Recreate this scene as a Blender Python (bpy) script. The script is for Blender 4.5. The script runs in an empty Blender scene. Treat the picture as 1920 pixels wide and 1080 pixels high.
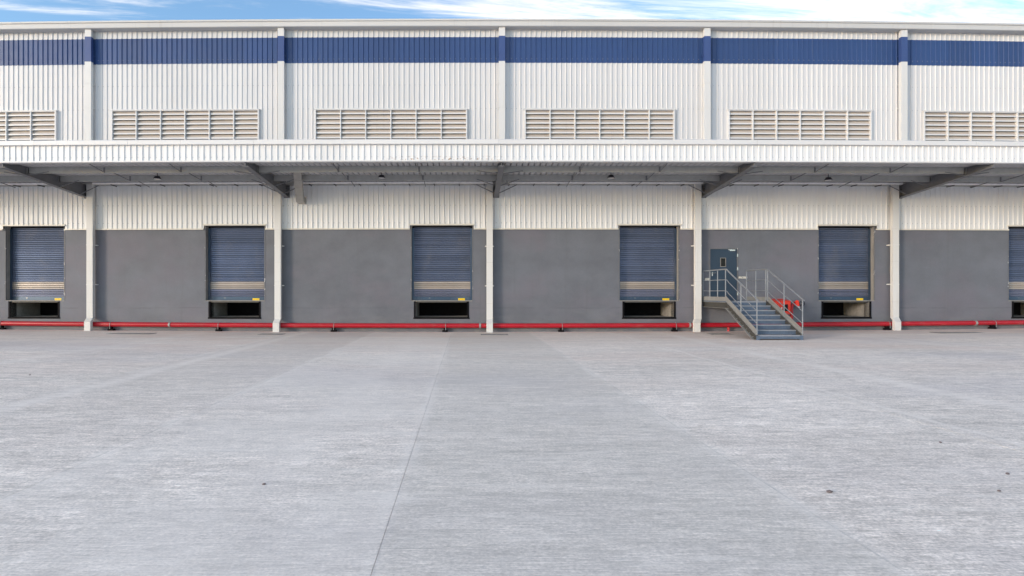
import bpy, math, random
from mathutils import Vector
random.seed(7)
R = math.radians
scene = bpy.context.scene
col = scene.collection

# ------------------------------------------------------------------ camera
D = 22.0          # metres from the camera to the facade
EYE = 1.58
F = 1045.0        # focal length in pixels of a 1920 wide picture
VX, VY = 885.0, 547.0
cam_data = bpy.data.cameras.new('camera')
cam = bpy.data.objects.new('camera', cam_data)
col.objects.link(cam)
cam.location = (0, -D, EYE)
cam.rotation_euler = (R(90), 0, 0)
cam_data.sensor_width = 36.0
cam_data.lens = 36.0 * F / 1920.0
cam_data.shift_x = (960 - VX) / 1920.0
cam_data.shift_y = (VY - 540) / 1920.0
cam_data.clip_end = 3000
scene.camera = cam

# ------------------------------------------------------------------ light
SUN_ELEV, SUN_LEFT = 8.5, 56.0      # degrees; the sun stands behind the camera to the left
world = bpy.data.worlds.new('World')
scene.world = world
world.use_nodes = True
nt = world.node_tree
nt.nodes.clear()
N = nt.nodes.new
out = N('ShaderNodeOutputWorld')
bg = N('ShaderNodeBackground')
bg.inputs['Strength'].default_value = 0.10
sky = N('ShaderNodeTexSky')
sky.sky_type = 'NISHITA'
sky.sun_disc = False
sky.sun_elevation = R(SUN_ELEV)
sky.sun_rotation = R(180 + SUN_LEFT)
sky.air_density = 1.0
sky.dust_density = 0.6
sky.ozone_density = 2.5
tc = N('ShaderNodeTexCoord')
sep = N('ShaderNodeSeparateXYZ')
nt.links.new(tc.outputs['Generated'], sep.inputs[0])
def wm(op, a, b=None, clamp=False):
    n = N('ShaderNodeMath'); n.operation = op; n.use_clamp = clamp
    for i, v in enumerate((a, b)):
        if v is None: continue
        if isinstance(v, (int, float)): n.inputs[i].default_value = v
        else: nt.links.new(v, n.inputs[i])
    return n.outputs[0]
zc = wm('ADD', wm('MAXIMUM', sep.outputs[2], 0.0), 0.06)
cx = wm('DIVIDE', sep.outputs[0], zc)
cy = wm('DIVIDE', sep.outputs[1], zc)
comb = N('ShaderNodeCombineXYZ')
nt.links.new(wm('MULTIPLY', cx, 0.75), comb.inputs[0])
nt.links.new(wm('ADD', wm('MULTIPLY', cy, 4.2), wm('MULTIPLY', cx, -0.5)), comb.inputs[1])
noi = N('ShaderNodeTexNoise')
noi.inputs['Scale'].default_value = 1.3
noi.inputs['Detail'].default_value = 9
noi.inputs['Roughness'].default_value = 0.68
noi.inputs['Distortion'].default_value = 0.5
nt.links.new(comb.outputs[0], noi.inputs['Vector'])
big = N('ShaderNodeTexNoise')
big.inputs['Scale'].default_value = 0.42
big.inputs['Detail'].default_value = 2
comb2 = N('ShaderNodeCombineXYZ')
nt.links.new(wm('ADD', cx, 3.7), comb2.inputs[0]); nt.links.new(wm('ADD', cy, 1.9), comb2.inputs[1])
nt.links.new(comb2.outputs[0], big.inputs['Vector'])
dens = wm('ADD', noi.outputs['Fac'], wm('MULTIPLY', wm('SUBTRACT', big.outputs['Fac'], 0.5), 0.55))
dens = wm('ADD', dens, wm('MULTIPLY', wm('DIVIDE', cx, wm('ADD', wm('ABSOLUTE', cx), 1.5)), 0.035))
dens = wm('ADD', dens, wm('MULTIPLY', sep.outputs[2], 0.10))  # thicker cloud overhead, out of view, added to brighten the ground
ramp = N('ShaderNodeMapRange')
ramp.inputs['From Min'].default_value = 0.445
ramp.inputs['From Max'].default_value = 0.78
ramp.interpolation_type = 'SMOOTHSTEP'
nt.links.new(dens, ramp.inputs['Value'])
mix = N('ShaderNodeMix'); mix.data_type = 'RGBA'
nt.links.new(wm('MULTIPLY', ramp.outputs[0], 0.9), mix.inputs['Factor'])
nt.links.new(sky.outputs[0], mix.inputs['A'])
mix.inputs['B'].default_value = (3.95, 3.68, 3.40, 1)
nt.links.new(mix.outputs['Result'], bg.inputs['Color'])
nt.links.new(bg.outputs[0], out.inputs[0])

sl = bpy.data.lights.new('sun', 'SUN')
sl.energy = 0.5
sl.angle = R(10.0)
sl.color = (1.0, 0.86, 0.74)
so = bpy.data.objects.new('sun', sl)
col.objects.link(so)
sd = Vector((-math.sin(R(SUN_LEFT)) * math.cos(R(SUN_ELEV)), -math.cos(R(SUN_LEFT)) * math.cos(R(SUN_ELEV)), math.sin(R(SUN_ELEV))))
so.rotation_euler = sd.to_track_quat('Z', 'Y').to_euler()
so.location = (-10, -25, 20)

vs = scene.view_settings
vs.view_transform = 'Standard'
vs.look = 'None'
vs.exposure = 2.04
vs.gamma = 1
vs.use_curve_mapping = False
scene.cycles.max_bounces = 6
scene.cycles.use_denoising = True

# ------------------------------------------------------------------ geometry helpers
def bow(x):                      # the long facade runs in a very slight curve
    return 0.32 * (min(abs(x), 34) / 20.0) ** 2
def bow_angle(x):
    return math.atan(0.64 * x / 400.0)
def rise(x):                     # the yard falls to the middle of the facade
    return 0.08 * (min(abs(x), 24) / 19.0) ** 2
def wx(px, y=0.0):               # picture column -> x on the plane y (before the curve)
    x = (px - VX) * (D + y) / F
    for _ in range(4):
        x = (px - VX) * (D + y + bow(x)) / F
    return x
def wz(py, y=0.0):
    return EYE + (VY - py) * (D + y) / F

class MB:
    def __init__(s): s.v = []; s.f = []; s.m = []
    def quad(s, a, b, c, d, m=0):
        i = len(s.v); s.v += [a, b, c, d]; s.f.append((i, i+1, i+2, i+3)); s.m.append(m)
    def box(s, x0, x1, y0, y1, z0, z1, m=0, seg=0):
        n = 1 if not seg else max(1, int(abs(x1-x0)/seg))
        i = len(s.v)
        for k in range(n+1):
            x = x0 + (x1-x0)*k/n
            s.v += [(x,y0,z0),(x,y1,z0),(x,y1,z1),(x,y0,z1)]
        for k in range(n):
            a = i+4*k; b = a+4
            for p, q in ((0,1),(1,2),(2,3),(3,0)):
                s.f.append((a+p, a+q, b+q, b+p)); s.m.append(m)
        s.f.append((i, i+3, i+2, i+1)); s.m.append(m)
        e = i+4*n
        s.f.append((e, e+1, e+2, e+3)); s.m.append(m)
        return s
    def hexa(s, bottom, top, m=0):        # 4 bottom + 4 top corners, same order
        i = len(s.v); s.v += list(bottom)+list(top)
        s.f += [(i+3,i+2,i+1,i), (i+4,i+5,i+6,i+7)]
        for k in range(4):
            l = (k+1) % 4
            s.f.append((i+k, i+l, i+4+l, i+4+k))
        s.m += [m]*6
        return s
    def extrude_x(s, prof, x0, x1, m=0, seg=1.0, close=True):   # prof: (y,z) outline
        n = max(1, int(round(abs(x1-x0)/seg))); k = len(prof); i = len(s.v)
        for j in range(n+1):
            x = x0+(x1-x0)*j/n
            s.v += [(x, p[0], p[1]) for p in prof]
        for j in range(n):
            for a in range(k if close else k-1):
                b = (a+1) % k
                s.f.append((i+j*k+a, i+j*k+b, i+(j+1)*k+b, i+(j+1)*k+a)); s.m.append(m)
        if close:
            s.f.append(tuple(i+a for a in range(k))[::-1]); s.m.append(m)
            s.f.append(tuple(i+n*k+a for a in range(k))); s.m.append(m)
        return s
    def tube(s, pts, r, n=10, m=0, cap=True):
        pts = [Vector(p) for p in pts]; i = len(s.v); prev = None
        for j, p in enumerate(pts):
            d = (pts[min(j+1, len(pts)-1)] - pts[max(j-1, 0)]).normalized()
            if prev is None:
                u = d.orthogonal().normalized()
            else:
                u = (prev - d*prev.dot(d)).normalized()
            prev = u; w = d.cross(u)
            rr = r[j] if isinstance(r, (list, tuple)) else r
            for k in range(n):
                a = 2*math.pi*k/n
                q = p + (u*math.cos(a) + w*math.sin(a))*rr
                s.v.append(tuple(q))
        for j in range(len(pts)-1):
            for k in range(n):
                l = (k+1) % n
                s.f.append((i+j*n+k, i+j*n+l, i+(j+1)*n+l, i+(j+1)*n+k)); s.m.append(m)
        if cap:
            s.f.append(tuple(i+k for k in range(n))[::-1]); s.m.append(m)
            e = i+(len(pts)-1)*n
            s.f.append(tuple(e+k for k in range(n))); s.m.append(m)
        return s
    def mesh(s, name, mats, origin=(0,0,0), bend=False, lift=False, smooth=False):
        me = bpy.data.meshes.new(name)
        o = Vector(origin)
        vv = []
        for p in s.v:
            x, y, z = p
            if bend: y += bow(x)
            if lift: z += rise(x)
            vv.append((x-o.x, y-o.y, z-o.z))
        me.from_pydata(vv, [], s.f)
        if not isinstance(mats, (list, tuple)): mats = [mats]
        for mt in mats: me.materials.append(mt)
        me.polygons.foreach_set('material_index', s.m)
        if smooth: me.polygons.foreach_set('use_smooth', [True]*len(s.f))
        me.update()
        if smooth: me.set_sharp_from_angle(angle=R(40))
        return me

def link(name, me, parent=None, loc=(0,0,0), rot=(0,0,0)):
    o = bpy.data.objects.new(name, me)
    o.location = loc; o.rotation_euler = rot
    if parent: o.parent = parent
    col.objects.link(o)
    return o
def tag(o, label=None, cat=None, group=None, kind=None):
    if label: o['label'] = label
    if cat: o['category'] = cat
    if group: o['group'] = group
    if kind: o['kind'] = kind
    return o
def part(mb, name, mats, parent, bend=True, lift=False, smooth=False):
    """a part modelled at its place in the world, under a root whose location is world_loc"""
    o = link(name, mb.mesh(name, mats, parent['_at'], bend, lift, smooth), parent)
    o['_at'] = parent['_at']
    return o
def root(name, loc, label, cat, group=None, rz=0):
    o = link(name, None, None, loc, (0, 0, rz))
    o.empty_display_size = 0.3
    o['_at'] = list(loc)
    return tag(o, label, cat, group)
def local(mb, name, mats, parent, loc=(0,0,0), rot=(0,0,0), smooth=False):
    return link(name, mb.mesh(name, mats, smooth=smooth), parent, loc, rot)

# ------------------------------------------------------------------ materials
class Mat:
    def __init__(s, name, color, rough=0.6, metal=0.0, spec=0.5):
        s.m = bpy.data.materials.new(name); s.m.use_nodes = True
        s.t = s.m.node_tree; s.b = s.t.nodes['Principled BSDF']
        s.b.inputs['Base Color'].default_value = (*color, 1)
        s.b.inputs['Roughness'].default_value = rough
        s.b.inputs['Metallic'].default_value = metal
        s.b.inputs['Specular IOR Level'].default_value = spec
        s.color = color; s.cur = None
        s.geo = s.t.nodes.new('ShaderNodeNewGeometry')
    def n(s, k, **kw):
        x = s.t.nodes.new(k)
        for a, b in kw.items(): setattr(x, a, b)
        return x
    def l(s, a, b): s.t.links.new(a, b)
    def math(s, op, a, b=None, c=None, clamp=False):
        x = s.n('ShaderNodeMath', operation=op, use_clamp=clamp)
        for i, v in enumerate((a, b, c)):
            if v is None: continue
            if isinstance(v, (int, float)): x.inputs[i].default_value = v
            else: s.l(v, x.inputs[i])
        return x.outputs[0]
    def noise(s, scale=(1,1,1), detail=4, rough=0.55, dist=0.0, off=(0,0,0)):
        mp = s.n('ShaderNodeMapping')
        mp.inputs['Scale'].default_value = scale
        mp.inputs['Location'].default_value = off
        s.l(s.geo.outputs['Position'], mp.inputs[0])
        x = s.n('ShaderNodeTexNoise')
        x.inputs['Scale'].default_value = 1.0
        x.inputs['Detail'].default_value = detail
        x.inputs['Roughness'].default_value = rough
        x.inputs['Distortion'].default_value = dist
        s.l(mp.outputs[0], x.inputs['Vector'])
        return x.outputs['Fac']
    def rng(s, v, a, b, c=0.0, d=1.0, smooth=True):
        x = s.n('ShaderNodeMapRange', interpolation_type='SMOOTHSTEP' if smooth else 'LINEAR')
        for k, q in zip(('From Min','From Max','To Min','To Max'), (a, b, c, d)): x.inputs[k].default_value = q
        s.l(v, x.inputs['Value'])
        return x.outputs[0]
    def base(s):
        if s.cur is None:
            x = s.n('ShaderNodeRGB'); x.outputs[0].default_value = (*s.color, 1); s.cur = x.outputs[0]
        return s.cur
    def over(s, color, fac, mode='MIX'):
        c = s.base()
        x = s.n('ShaderNodeMix', data_type='RGBA', blend_type=mode)
        s.l(fac, x.inputs['Factor']) if not isinstance(fac, (int, float)) else setattr(x.inputs['Factor'], 'default_value', fac)
        s.l(c, x.inputs['A'])
        if isinstance(color, tuple): x.inputs['B'].default_value = (*color, 1)
        else: s.l(color, x.inputs['B'])
        s.cur = x.outputs['Result']
        s.l(s.cur, s.b.inputs['Base Color'])
        return s
    def scale(s, val):       # multiply the base colour by a value socket
        c = s.base()
        x = s.n('ShaderNodeVectorMath', operation='SCALE')
        s.l(c, x.inputs[0]); s.l(val, x.inputs['Scale'])
        s.cur = x.outputs[0]; s.l(s.cur, s.b.inputs['Base Color'])
        return s
    def vary(s, scale, amt, detail=4, **kw):
        return s.scale(s.rng(s.noise(scale, detail, **kw), 0.25, 0.75, 1-amt, 1+amt, smooth=False))
    def per_object(s, amt):
        oi = s.n('ShaderNodeObjectInfo')
        return s.scale(s.rng(oi.outputs['Random'], 0, 1, 1-amt, 1+amt, smooth=False))
    def bump(s, h, dist=0.01, strength=0.5):
        x = s.n('ShaderNodeBump')
        x.inputs['Distance'].default_value = dist; x.inputs['Strength'].default_value = strength
        s.l(h, x.inputs['Height']); s.l(x.outputs[0], s.b.inputs['Normal'])
        return s
    def sep(s):
        x = s.n('ShaderNodeSeparateXYZ'); s.l(s.geo.outputs['Position'], x.inputs[0]); return x.outputs

def sheet_paint(name, color, dirt=(0.33, 0.30, 0.26), rough=0.42, amt=0.03, d=0.35):
    a = Mat(name, color, rough)
    a.per_object(amt)
    a.vary((0.35, 1, 0.25), 0.04, 3)
    streak = a.noise((9, 9, 0.35), 5, 0.6)
    patch = a.noise((0.5, 0.5, 0.4), 3, 0.6, off=(3, 0, 9))
    a.over(dirt, a.math('MULTIPLY', a.math('MULTIPLY', a.rng(streak, 0.52, 0.8), a.rng(patch, 0.4, 0.7)), d))
    a.b.inputs['Roughness'].default_value = rough
    a.l(a.rng(a.noise((3,3,3), 4), 0.3, 0.7, rough-0.05, rough+0.12), a.b.inputs['Roughness'])
    return a
M = {}
M['white_sheet'] = sheet_paint('white_sheet', (0.64, 0.64, 0.65)).m
M['shade_lifted_sheet'] = sheet_paint('shade_lifted_white_sheet', (0.75, 0.755, 0.77), d=0.25).m  # same white cladding, painted lighter to offset the shade under the canopy
M['blue_sheet'] = sheet_paint('blue_sheet', (0.022, 0.060, 0.185), (0.10, 0.12, 0.18), 0.4, 0.08, 0.3).m
M['blue_pipe'] = sheet_paint('blue_pipe', (0.035, 0.07, 0.21), (0.10, 0.12, 0.18), 0.4).m
M['trim'] = sheet_paint('white_trim', (0.66, 0.66, 0.665), d=0.3).m
M['cream_trim'] = sheet_paint('cream_trim', (0.66, 0.64, 0.58), d=0.5).m
a = sheet_paint('fascia_sheet', (0.72, 0.725, 0.735), d=0.18)
sx, sy, sz = a.sep()
mud = a.math('MULTIPLY', a.math('MULTIPLY', a.rng(sx, -2.9, -2.4), a.rng(sx, 0.6, 1.2, 1, 0)), a.rng(sz, 5.83, 6.0, 1, 0))
a.over((0.30, 0.17, 0.08), a.math('MULTIPLY', mud, a.rng(a.noise((9, 9, 14), 4, 0.6), 0.52, 0.62)))
M['fascia'] = a.m
M['pipe_paint'] = sheet_paint('downpipe_paint', (0.64, 0.64, 0.635), (0.36, 0.33, 0.27), 0.5, 0.02, 0.6).m
M['gutter'] = sheet_paint('gutter_paint', (0.56, 0.555, 0.55), (0.28, 0.24, 0.2), 0.45, 0.03, 0.4).m
# grey painted render of the dock wall
a = Mat('grey_render', (0.132, 0.143, 0.170), 0.72)
a.vary((0.16, 1, 0.3), 0.16, 3)
a.vary((1.3, 1, 1.6), 0.12, 5)
a.over((0.165, 0.15, 0.185), a.math('MULTIPLY', a.rng(a.noise((0.3, 1, 0.5), 4, 0.6, off=(8, 3, 1)), 0.45, 0.65), 0.5))
a.vary((24, 24, 24), 0.05, 3)
sx, sy, sz = a.sep()
a.over((0.19, 0.20, 0.22), a.math('MULTIPLY', a.rng(sz, 0.2, 1.3, 1, 0), a.rng(a.noise((0.7, 1, 2.2), 4, 0.6), 0.4, 0.75, 0, 0.7)))
a.over((0.12, 0.125, 0.14), a.math('MULTIPLY', a.rng(a.noise((5, 5, 0.25), 4, 0.6), 0.55, 0.8), 0.5))
a.over((0.55, 0.55, 0.55), a.math('MULTIPLY', a.rng(a.noise((6, 6, 5), 6, 0.75, off=(4, 0, 0)), 0.73, 0.77), 0.4))
lz = a.math('ADD', sz, a.math('MULTIPLY', a.noise((0.9, 1, 1), 4, 0.7), 0.12))
line = a.rng(a.math('ABSOLUTE', a.math('SUBTRACT', lz, 1.0)), 0.0, 0.035, 1, 0)
a.over((0.10, 0.105, 0.125), a.math('MULTIPLY', a.math('MULTIPLY', line, a.rng(a.noise((1.2, 1, 1), 3, off=(3, 3, 3)), 0.4, 0.6)), 0.6))
a.over((0.23, 0.22, 0.21), a.math('MULTIPLY', a.math('MULTIPLY', a.rng(sz, 0.05, 0.55, 1, 0), a.rng(a.noise((2.5, 2.5, 5), 6, 0.7, off=(6, 6, 6)), 0.45, 0.7)), 0.7))
a.bump(a.noise((60, 60, 60), 4), 0.004, 0.5)
M['grey'] = a.m
a = Mat('wall_core', (0.08, 0.075, 0.07), 0.9); M['core'] = a.m  # coloured dark to stand in for shade behind the louvre blades
# chipped reveal
a = Mat('chipped_paint', (0.13, 0.135, 0.15), 0.6)
a.over((0.7, 0.69, 0.67), a.rng(a.noise((9, 9, 5), 6, 0.75), 0.60, 0.63))
M['chipped'] = a.m
a = Mat('reveal_render', (0.24, 0.23, 0.22), 0.7)
a.vary((6, 6, 3), 0.2, 5)
M['reveal'] = a.m
def slat_paint(name, c, rough=0.24):
    a = Mat(name, c, rough, 0.5, 0.6)
    a.per_object(0.15)
    a.vary((0.8, 1, 0.5), 0.16, 3)
    a.over((0.30, 0.29, 0.29), a.math('MULTIPLY', a.rng(a.noise((1.4, 1, 1.0), 5, 0.65, off=(9, 2, 3)), 0.5, 0.75), 0.30))
    return a.m
M['slat_blue'] = slat_paint('slat_blue', (0.145, 0.18, 0.265))
M['slat_cream'] = slat_paint('slat_cream', (0.52, 0.46, 0.40))
M['slat_grey'] = slat_paint('slat_grey', (0.20, 0.215, 0.29))
M['rail_blue'] = slat_paint('rail_blue', (0.05, 0.085, 0.14), 0.4)
a = Mat('yellow_sticker', (0.9, 0.66, 0.01), 0.45); M['yellow'] = a.m
a = Mat('sticker_print', (0.65, 0.13, 0.01), 0.5); M['print'] = a.m
a = Mat('rubber_and_shade_black', (0.006, 0.006, 0.008), 0.8, 0, 0.15); a.vary((8, 8, 8), 0.3); M['black'] = a.m  # black rubber, also painted as shade inside pits and at shutter heads
a = Mat('pit_concrete', (0.26, 0.245, 0.225), 0.9)
a.vary((2.5, 2.5, 2.5), 0.25, 6); a.vary((14, 14, 14), 0.2, 4)
M['pit'] = a.m
a = Mat('door_blue', (0.029, 0.052, 0.085), 0.5, 0, 0.35); a.vary((2, 2, 2), 0.1)
M['door'] = a.m
a = Mat('glass_dark', (0.006, 0.007, 0.01), 0.12, 0, 0.25); M['glass'] = a.m
a = Mat('chrome', (0.6, 0.6, 0.6), 0.25, 0.9); M['chrome'] = a.m
def galv(name, c, metal=0.35, rough=0.5, rust=0.4):
    a = Mat(name, c, rough, metal)
    a.vary((5, 5, 5), 0.12, 5)
    a.over((0.20, 0.10, 0.05), a.math('MULTIPLY', a.rng(a.noise((7, 7, 7), 6, 0.7, off=(1, 5, 2)), 0.62, 0.72), rust))
    return a.m
M['galv'] = galv('galvanised_steel', (0.33, 0.335, 0.34))
M['beam'] = galv('canopy_steel', (0.165, 0.17, 0.185), 0.1, 0.55, 0.1)
M['purlin'] = galv('purlin_zinc', (0.38, 0.385, 0.38), 0.1, 0.5, 0.1)
M['roof_under'] = galv('roof_underside', (0.55, 0.55, 0.57), 0.1, 0.5, 0.0)
M['tube'] = galv('bright_tube', (0.82, 0.82, 0.84), 0.0, 0.4, 0.0)
M['duct'] = galv('duct_zinc', (0.40, 0.39, 0.37), 0.3, 0.5, 0.2)
M['rail'] = galv('rail_steel', (0.255, 0.275, 0.305), 0.3, 0.45, 0.15)
M['stringer'] = galv('stringer_steel', (0.25, 0.255, 0.255), 0.15, 0.6, 0.25)
M['stringer_dark'] = galv('stringer_web', (0.055, 0.055, 0.052), 0.1, 0.6, 0.3)
M['nosing'] = galv('nosing_steel', (0.30, 0.32, 0.36), 0.2, 0.5, 0.2)
a = Mat('tread_blue', (0.10, 0.14, 0.205), 0.5, 0.1)
a.vary((6, 6, 6), 0.15)
sx, sy, sz = a.sep()
px_ = a.math('PINGPONG', sx, 0.025); pz_ = a.math('PINGPONG', sz, 0.019)
dot = a.math('MULTIPLY', a.rng(px_, 0.016, 0.021), a.rng(pz_, 0.011, 0.015))
a.over((0.015, 0.025, 0.045), a.math('MULTIPLY', dot, 0.8))
M['tread'] = a.m
M['louvre'] = sheet_paint('louvre_tan', (0.50, 0.44, 0.39), (0.25, 0.19, 0.15), 0.6, 0.05, 0.7).m  # tan blade faces; the lips use the white trim
a = Mat('red_pipe', (0.41, 0.005, 0.018), 0.38)
a.vary((1, 1, 1), 0.12, 4)
sx, sy, sz = a.sep()
a.over((0.42, 0.22, 0.18), a.math('MULTIPLY', a.rng(a.noise((3, 8, 8), 5, 0.65), 0.50, 0.75), 0.22))
M['red'] = a.m
a = Mat('cabinet_red', (0.78, 0.035, 0.012), 0.4); a.vary((3, 3, 3), 0.06); M['cab'] = a.m
a = Mat('print_white', (0.75, 0.74, 0.72), 0.6); M['wprint'] = a.m
a = Mat('plate_grime', (0.60, 0.58, 0.53), 0.6)
a.over((0.25, 0.22, 0.18), a.rng(a.noise((16, 16, 16), 5), 0.5, 0.7)); M['plate'] = a.m
a = Mat('lamp_black', (0.012, 0.013, 0.02), 0.4); M['lamp'] = a.m
a = Mat('lens_frosted', (0.5, 0.5, 0.5), 0.3); M['lens'] = a.m
a = Mat('pebble_stone', (0.16, 0.13, 0.13), 0.9); a.vary((60, 60, 60), 0.3); M['stone'] = a.m
a = Mat('roof_sheet', (0.5, 0.5, 0.5), 0.5); M['roof'] = a.m
a = Mat('cover_steel', (0.30, 0.285, 0.27), 0.8, 0.0); a.vary((9, 9, 9), 0.2); M['cover'] = a.m
# concrete yard
def concrete(name, c):
    a = Mat(name, c, 0.85, 0.0, 0.3)
    def tone(v, amt): a.scale(a.rng(v, 0.32, 0.68, 1-amt, 1+amt, smooth=False))
    a.per_object(0.035)
    sx, sy, sz = a.sep()
    tone(a.noise((0.14, 0.2, 1), 4, off=(3, 1, 0)), 0.09)
    tone(a.noise((0.4, 1.9, 1), 6, 0.68), 0.11)
    tone(a.noise((1.6, 4.2, 1), 6, 0.72, off=(6, 9, 0)), 0.13)
    tone(a.noise((5, 7, 1), 5, 0.75, off=(1, 9, 0)), 0.13)                 # long drags of the broom
    tone(a.noise((1.1, 13, 1), 5, 0.7, off=(0, 3, 0)), 0.13)
    fine = a.noise((4, 62, 1), 4, 0.7, dist=0.3)
    tone(fine, 0.27)
    grain = a.noise((38, 52, 1), 3, 0.65)
    tone(grain, 0.26)
    tone(a.noise((24, 30, 1), 2, 0.8, off=(5, 1, 0)), 0.10)
    tone(a.noise((11, 15, 1), 5, 0.8), 0.17)
    # pinkish dust and painted-in light towards the building, lilac grey patches in the yard
    far = a.rng(sy, -15, -2, 0.1, 1)
    a.over((0.84, 0.73, 0.66), a.math('MULTIPLY', a.rng(sy, -10, -1.5, 0, 1), a.rng(a.noise((0.3, 1.2, 1), 4, 0.6, off=(5, 5, 0)), 0.3, 0.7, 0.25, 0.85)))  # pale warm tone painted in against the canopy shade near the wall
    a.over((0.70, 0.54, 0.46), a.math('MULTIPLY', a.math('MULTIPLY', a.rng(a.noise((0.16, 0.55, 1), 4, 0.55, off=(7, 2, 0)), 0.44, 0.66), far), 0.5))
    a.over((0.50, 0.46, 0.47), a.math('MULTIPLY', a.rng(a.noise((0.13, 0.2, 1), 4, 0.55, off=(1, 8, 0)), 0.48, 0.68), 0.38))
    # slightly greyer middle bay, paler bay to its left
    lx = a.math('ADD', sx, a.math('MULTIPLY', sy, 0.0125))
    lx = a.math('ADD', lx, a.math('MULTIPLY', a.math('SUBTRACT', a.noise((2.0, 2.0, 1), 4, 0.7), 0.5), 0.10))
    def bay(x0, x1, soft=0.05): return a.math('MULTIPLY', a.rng(lx, x0-soft, x0+soft), a.rng(lx, x1-soft, x1+soft, 1, 0))
    a.over((0.57, 0.535, 0.485), a.math('MULTIPLY', bay(-0.8, 2.2), 0.35))
    a.over((0.77, 0.71, 0.65), a.math('MULTIPLY', a.math('MULTIPLY', bay(-3.8, -0.8), a.rng(a.noise((0.5, 0.5, 1), 4, 0.6, off=(2, 2, 0)), 0.3, 0.6)), 0.45))
    a.over((0.58, 0.52, 0.47), a.math('MULTIPLY', a.math('MULTIPLY', bay(-6.8, -3.8), a.rng(sy, -16, -11)), 0.35))
    # pale wheel sweeps
    tx = a.math('ADD', lx, a.math('MULTIPLY', a.math('SUBTRACT', a.noise((0.3, 0.3, 1), 2), 0.5), 0.5))
    for x0, w, q in ((7.15, 0.36, 0.85), (-6.45, 0.34, 0.85), (-10.4, 0.5, 0.5), (5.4, 0.09, 0.8), (13.5, 0.5, 0.5), (-2.0, 0.5, 0.3)):
        t = a.rng(a.math('ABSOLUTE', a.math('SUBTRACT', tx, x0)), 0.0, w, 1, 0)
        a.over((0.84, 0.765, 0.70), a.math('MULTIPLY', a.math('MULTIPLY', t, a.rng(a.noise((1.6, 9, 1), 5, 0.75), 0.3, 0.62)), q))
    a.over((0.83, 0.765, 0.70), a.math('MULTIPLY', a.rng(a.noise((0.6, 6, 1), 6, 0.75, off=(11, 4, 0)), 0.52, 0.68), 0.5))
    a.over((0.16, 0.155, 0.16), a.math('MULTIPLY', a.rng(a.noise((1.4, 30, 1), 6, 0.75, off=(2, 14, 0)), 0.64, 0.72), 0.5))
    a.over((0.14, 0.13, 0.13), a.math('MULTIPLY', a.rng(a.noise((7, 9, 1), 5, 0.8, off=(9, 1, 0)), 0.74, 0.78), 0.6))
    # bleached and worn edges along the slab joints
    jx = a.math('PINGPONG', a.math('ADD', lx, 0.80), 1.5)
    edge = a.rng(jx, 0.0, 0.14, 1, 0)
    a.over((0.83, 0.765, 0.70), a.math('MULTIPLY', a.math('MULTIPLY', edge, a.rng(a.noise((0.8, 0.8, 1), 4, 0.6), 0.38, 0.6)), 0.5))
    edge2 = a.rng(jx, 0.0, 0.022, 1, 0)
    a.over((0.33, 0.32, 0.32), a.math('MULTIPLY', a.math('MULTIPLY', edge2, a.rng(a.noise((1.3, 1.3, 1), 5, 0.7, off=(4, 4, 0)), 0.42, 0.62)), 0.25))
    h = a.math('ADD', a.math('MULTIPLY', fine, 0.7), a.math('MULTIPLY', grain, 0.35))
    a.bump(h, 0.008, 0.6)
    return a.m
M['concrete'] = concrete('yard_concrete', (0.72, 0.645, 0.58))
a = Mat('joint_dirt', (0.52, 0.475, 0.435), 0.95); a.vary((2, 2, 1), 0.2); M['joint'] = a.m
a = Mat('outer_ground', (0.40, 0.395, 0.39), 0.9); a.vary((0.05, 0.05, 1), 0.08); M['outer'] = a.m

# ------------------------------------------------------------------ the yard
XL, XR = -27.0, 31.0
g = MB()
g.quad((-1500, -1500, -0.06), (1500, -1500, -0.06), (1500, 1500, -0.06), (-1500, 1500, -0.06))
ground = link('ground', g.mesh('ground', M['outer']))
tag(ground, kind='structure')
yard = link('concrete_yard', None); tag(yard, kind='structure'); yard['_at'] = [0, 0, 0]
g = MB(); n = 60
bx0, bx1, by0, by1 = -33.80, 35.20, -45.0, 0.9
for k in range(n):
    xa = bx0 + (bx1-bx0)*k/n; xb = bx0 + (bx1-bx0)*(k+1)/n
    g.quad((xa, by0, -0.003), (xb, by0, -0.003), (xb, by1, -0.003), (xa, by1, -0.003))
part(g, 'joint_filler', M['joint'], yard, bend=False, lift=True)
rows = [(-45, -39.5), (-39.5, -33), (-33, -26.5), (-26.5, -20.6), (-20.6, -15.55), (-15.55, -8.9), (-8.9, -0.95), (-0.95, 0.9)]
rnd = random.Random(3)
x = bx0
gap = 0.0022
while x < bx1-0.1:
    for (ya, yb) in rows:
        if ya == -0.95: continue
        g = MB(); m = 5
        jit = rnd.uniform(-0.0007, 0.0007)
        g.box(x+gap, x+3.0-gap, ya+gap*0.6, yb-gap*0.6, -0.12, 0.0+jit, seg=0.6)
        g.v = [(p[0]-0.0125*p[1], p[1], p[2]) for p in g.v]
        part(g, 'concrete_slab', M['concrete'], yard, bend=False, lift=True)
    x += 3.0
g = MB(); g.box(bx0, bx1, -0.945, 0.9, -0.12, 0.0, seg=0.6)
part(g, 'apron_strip', M['concrete'], yard, bend=False, lift=True)

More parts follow.
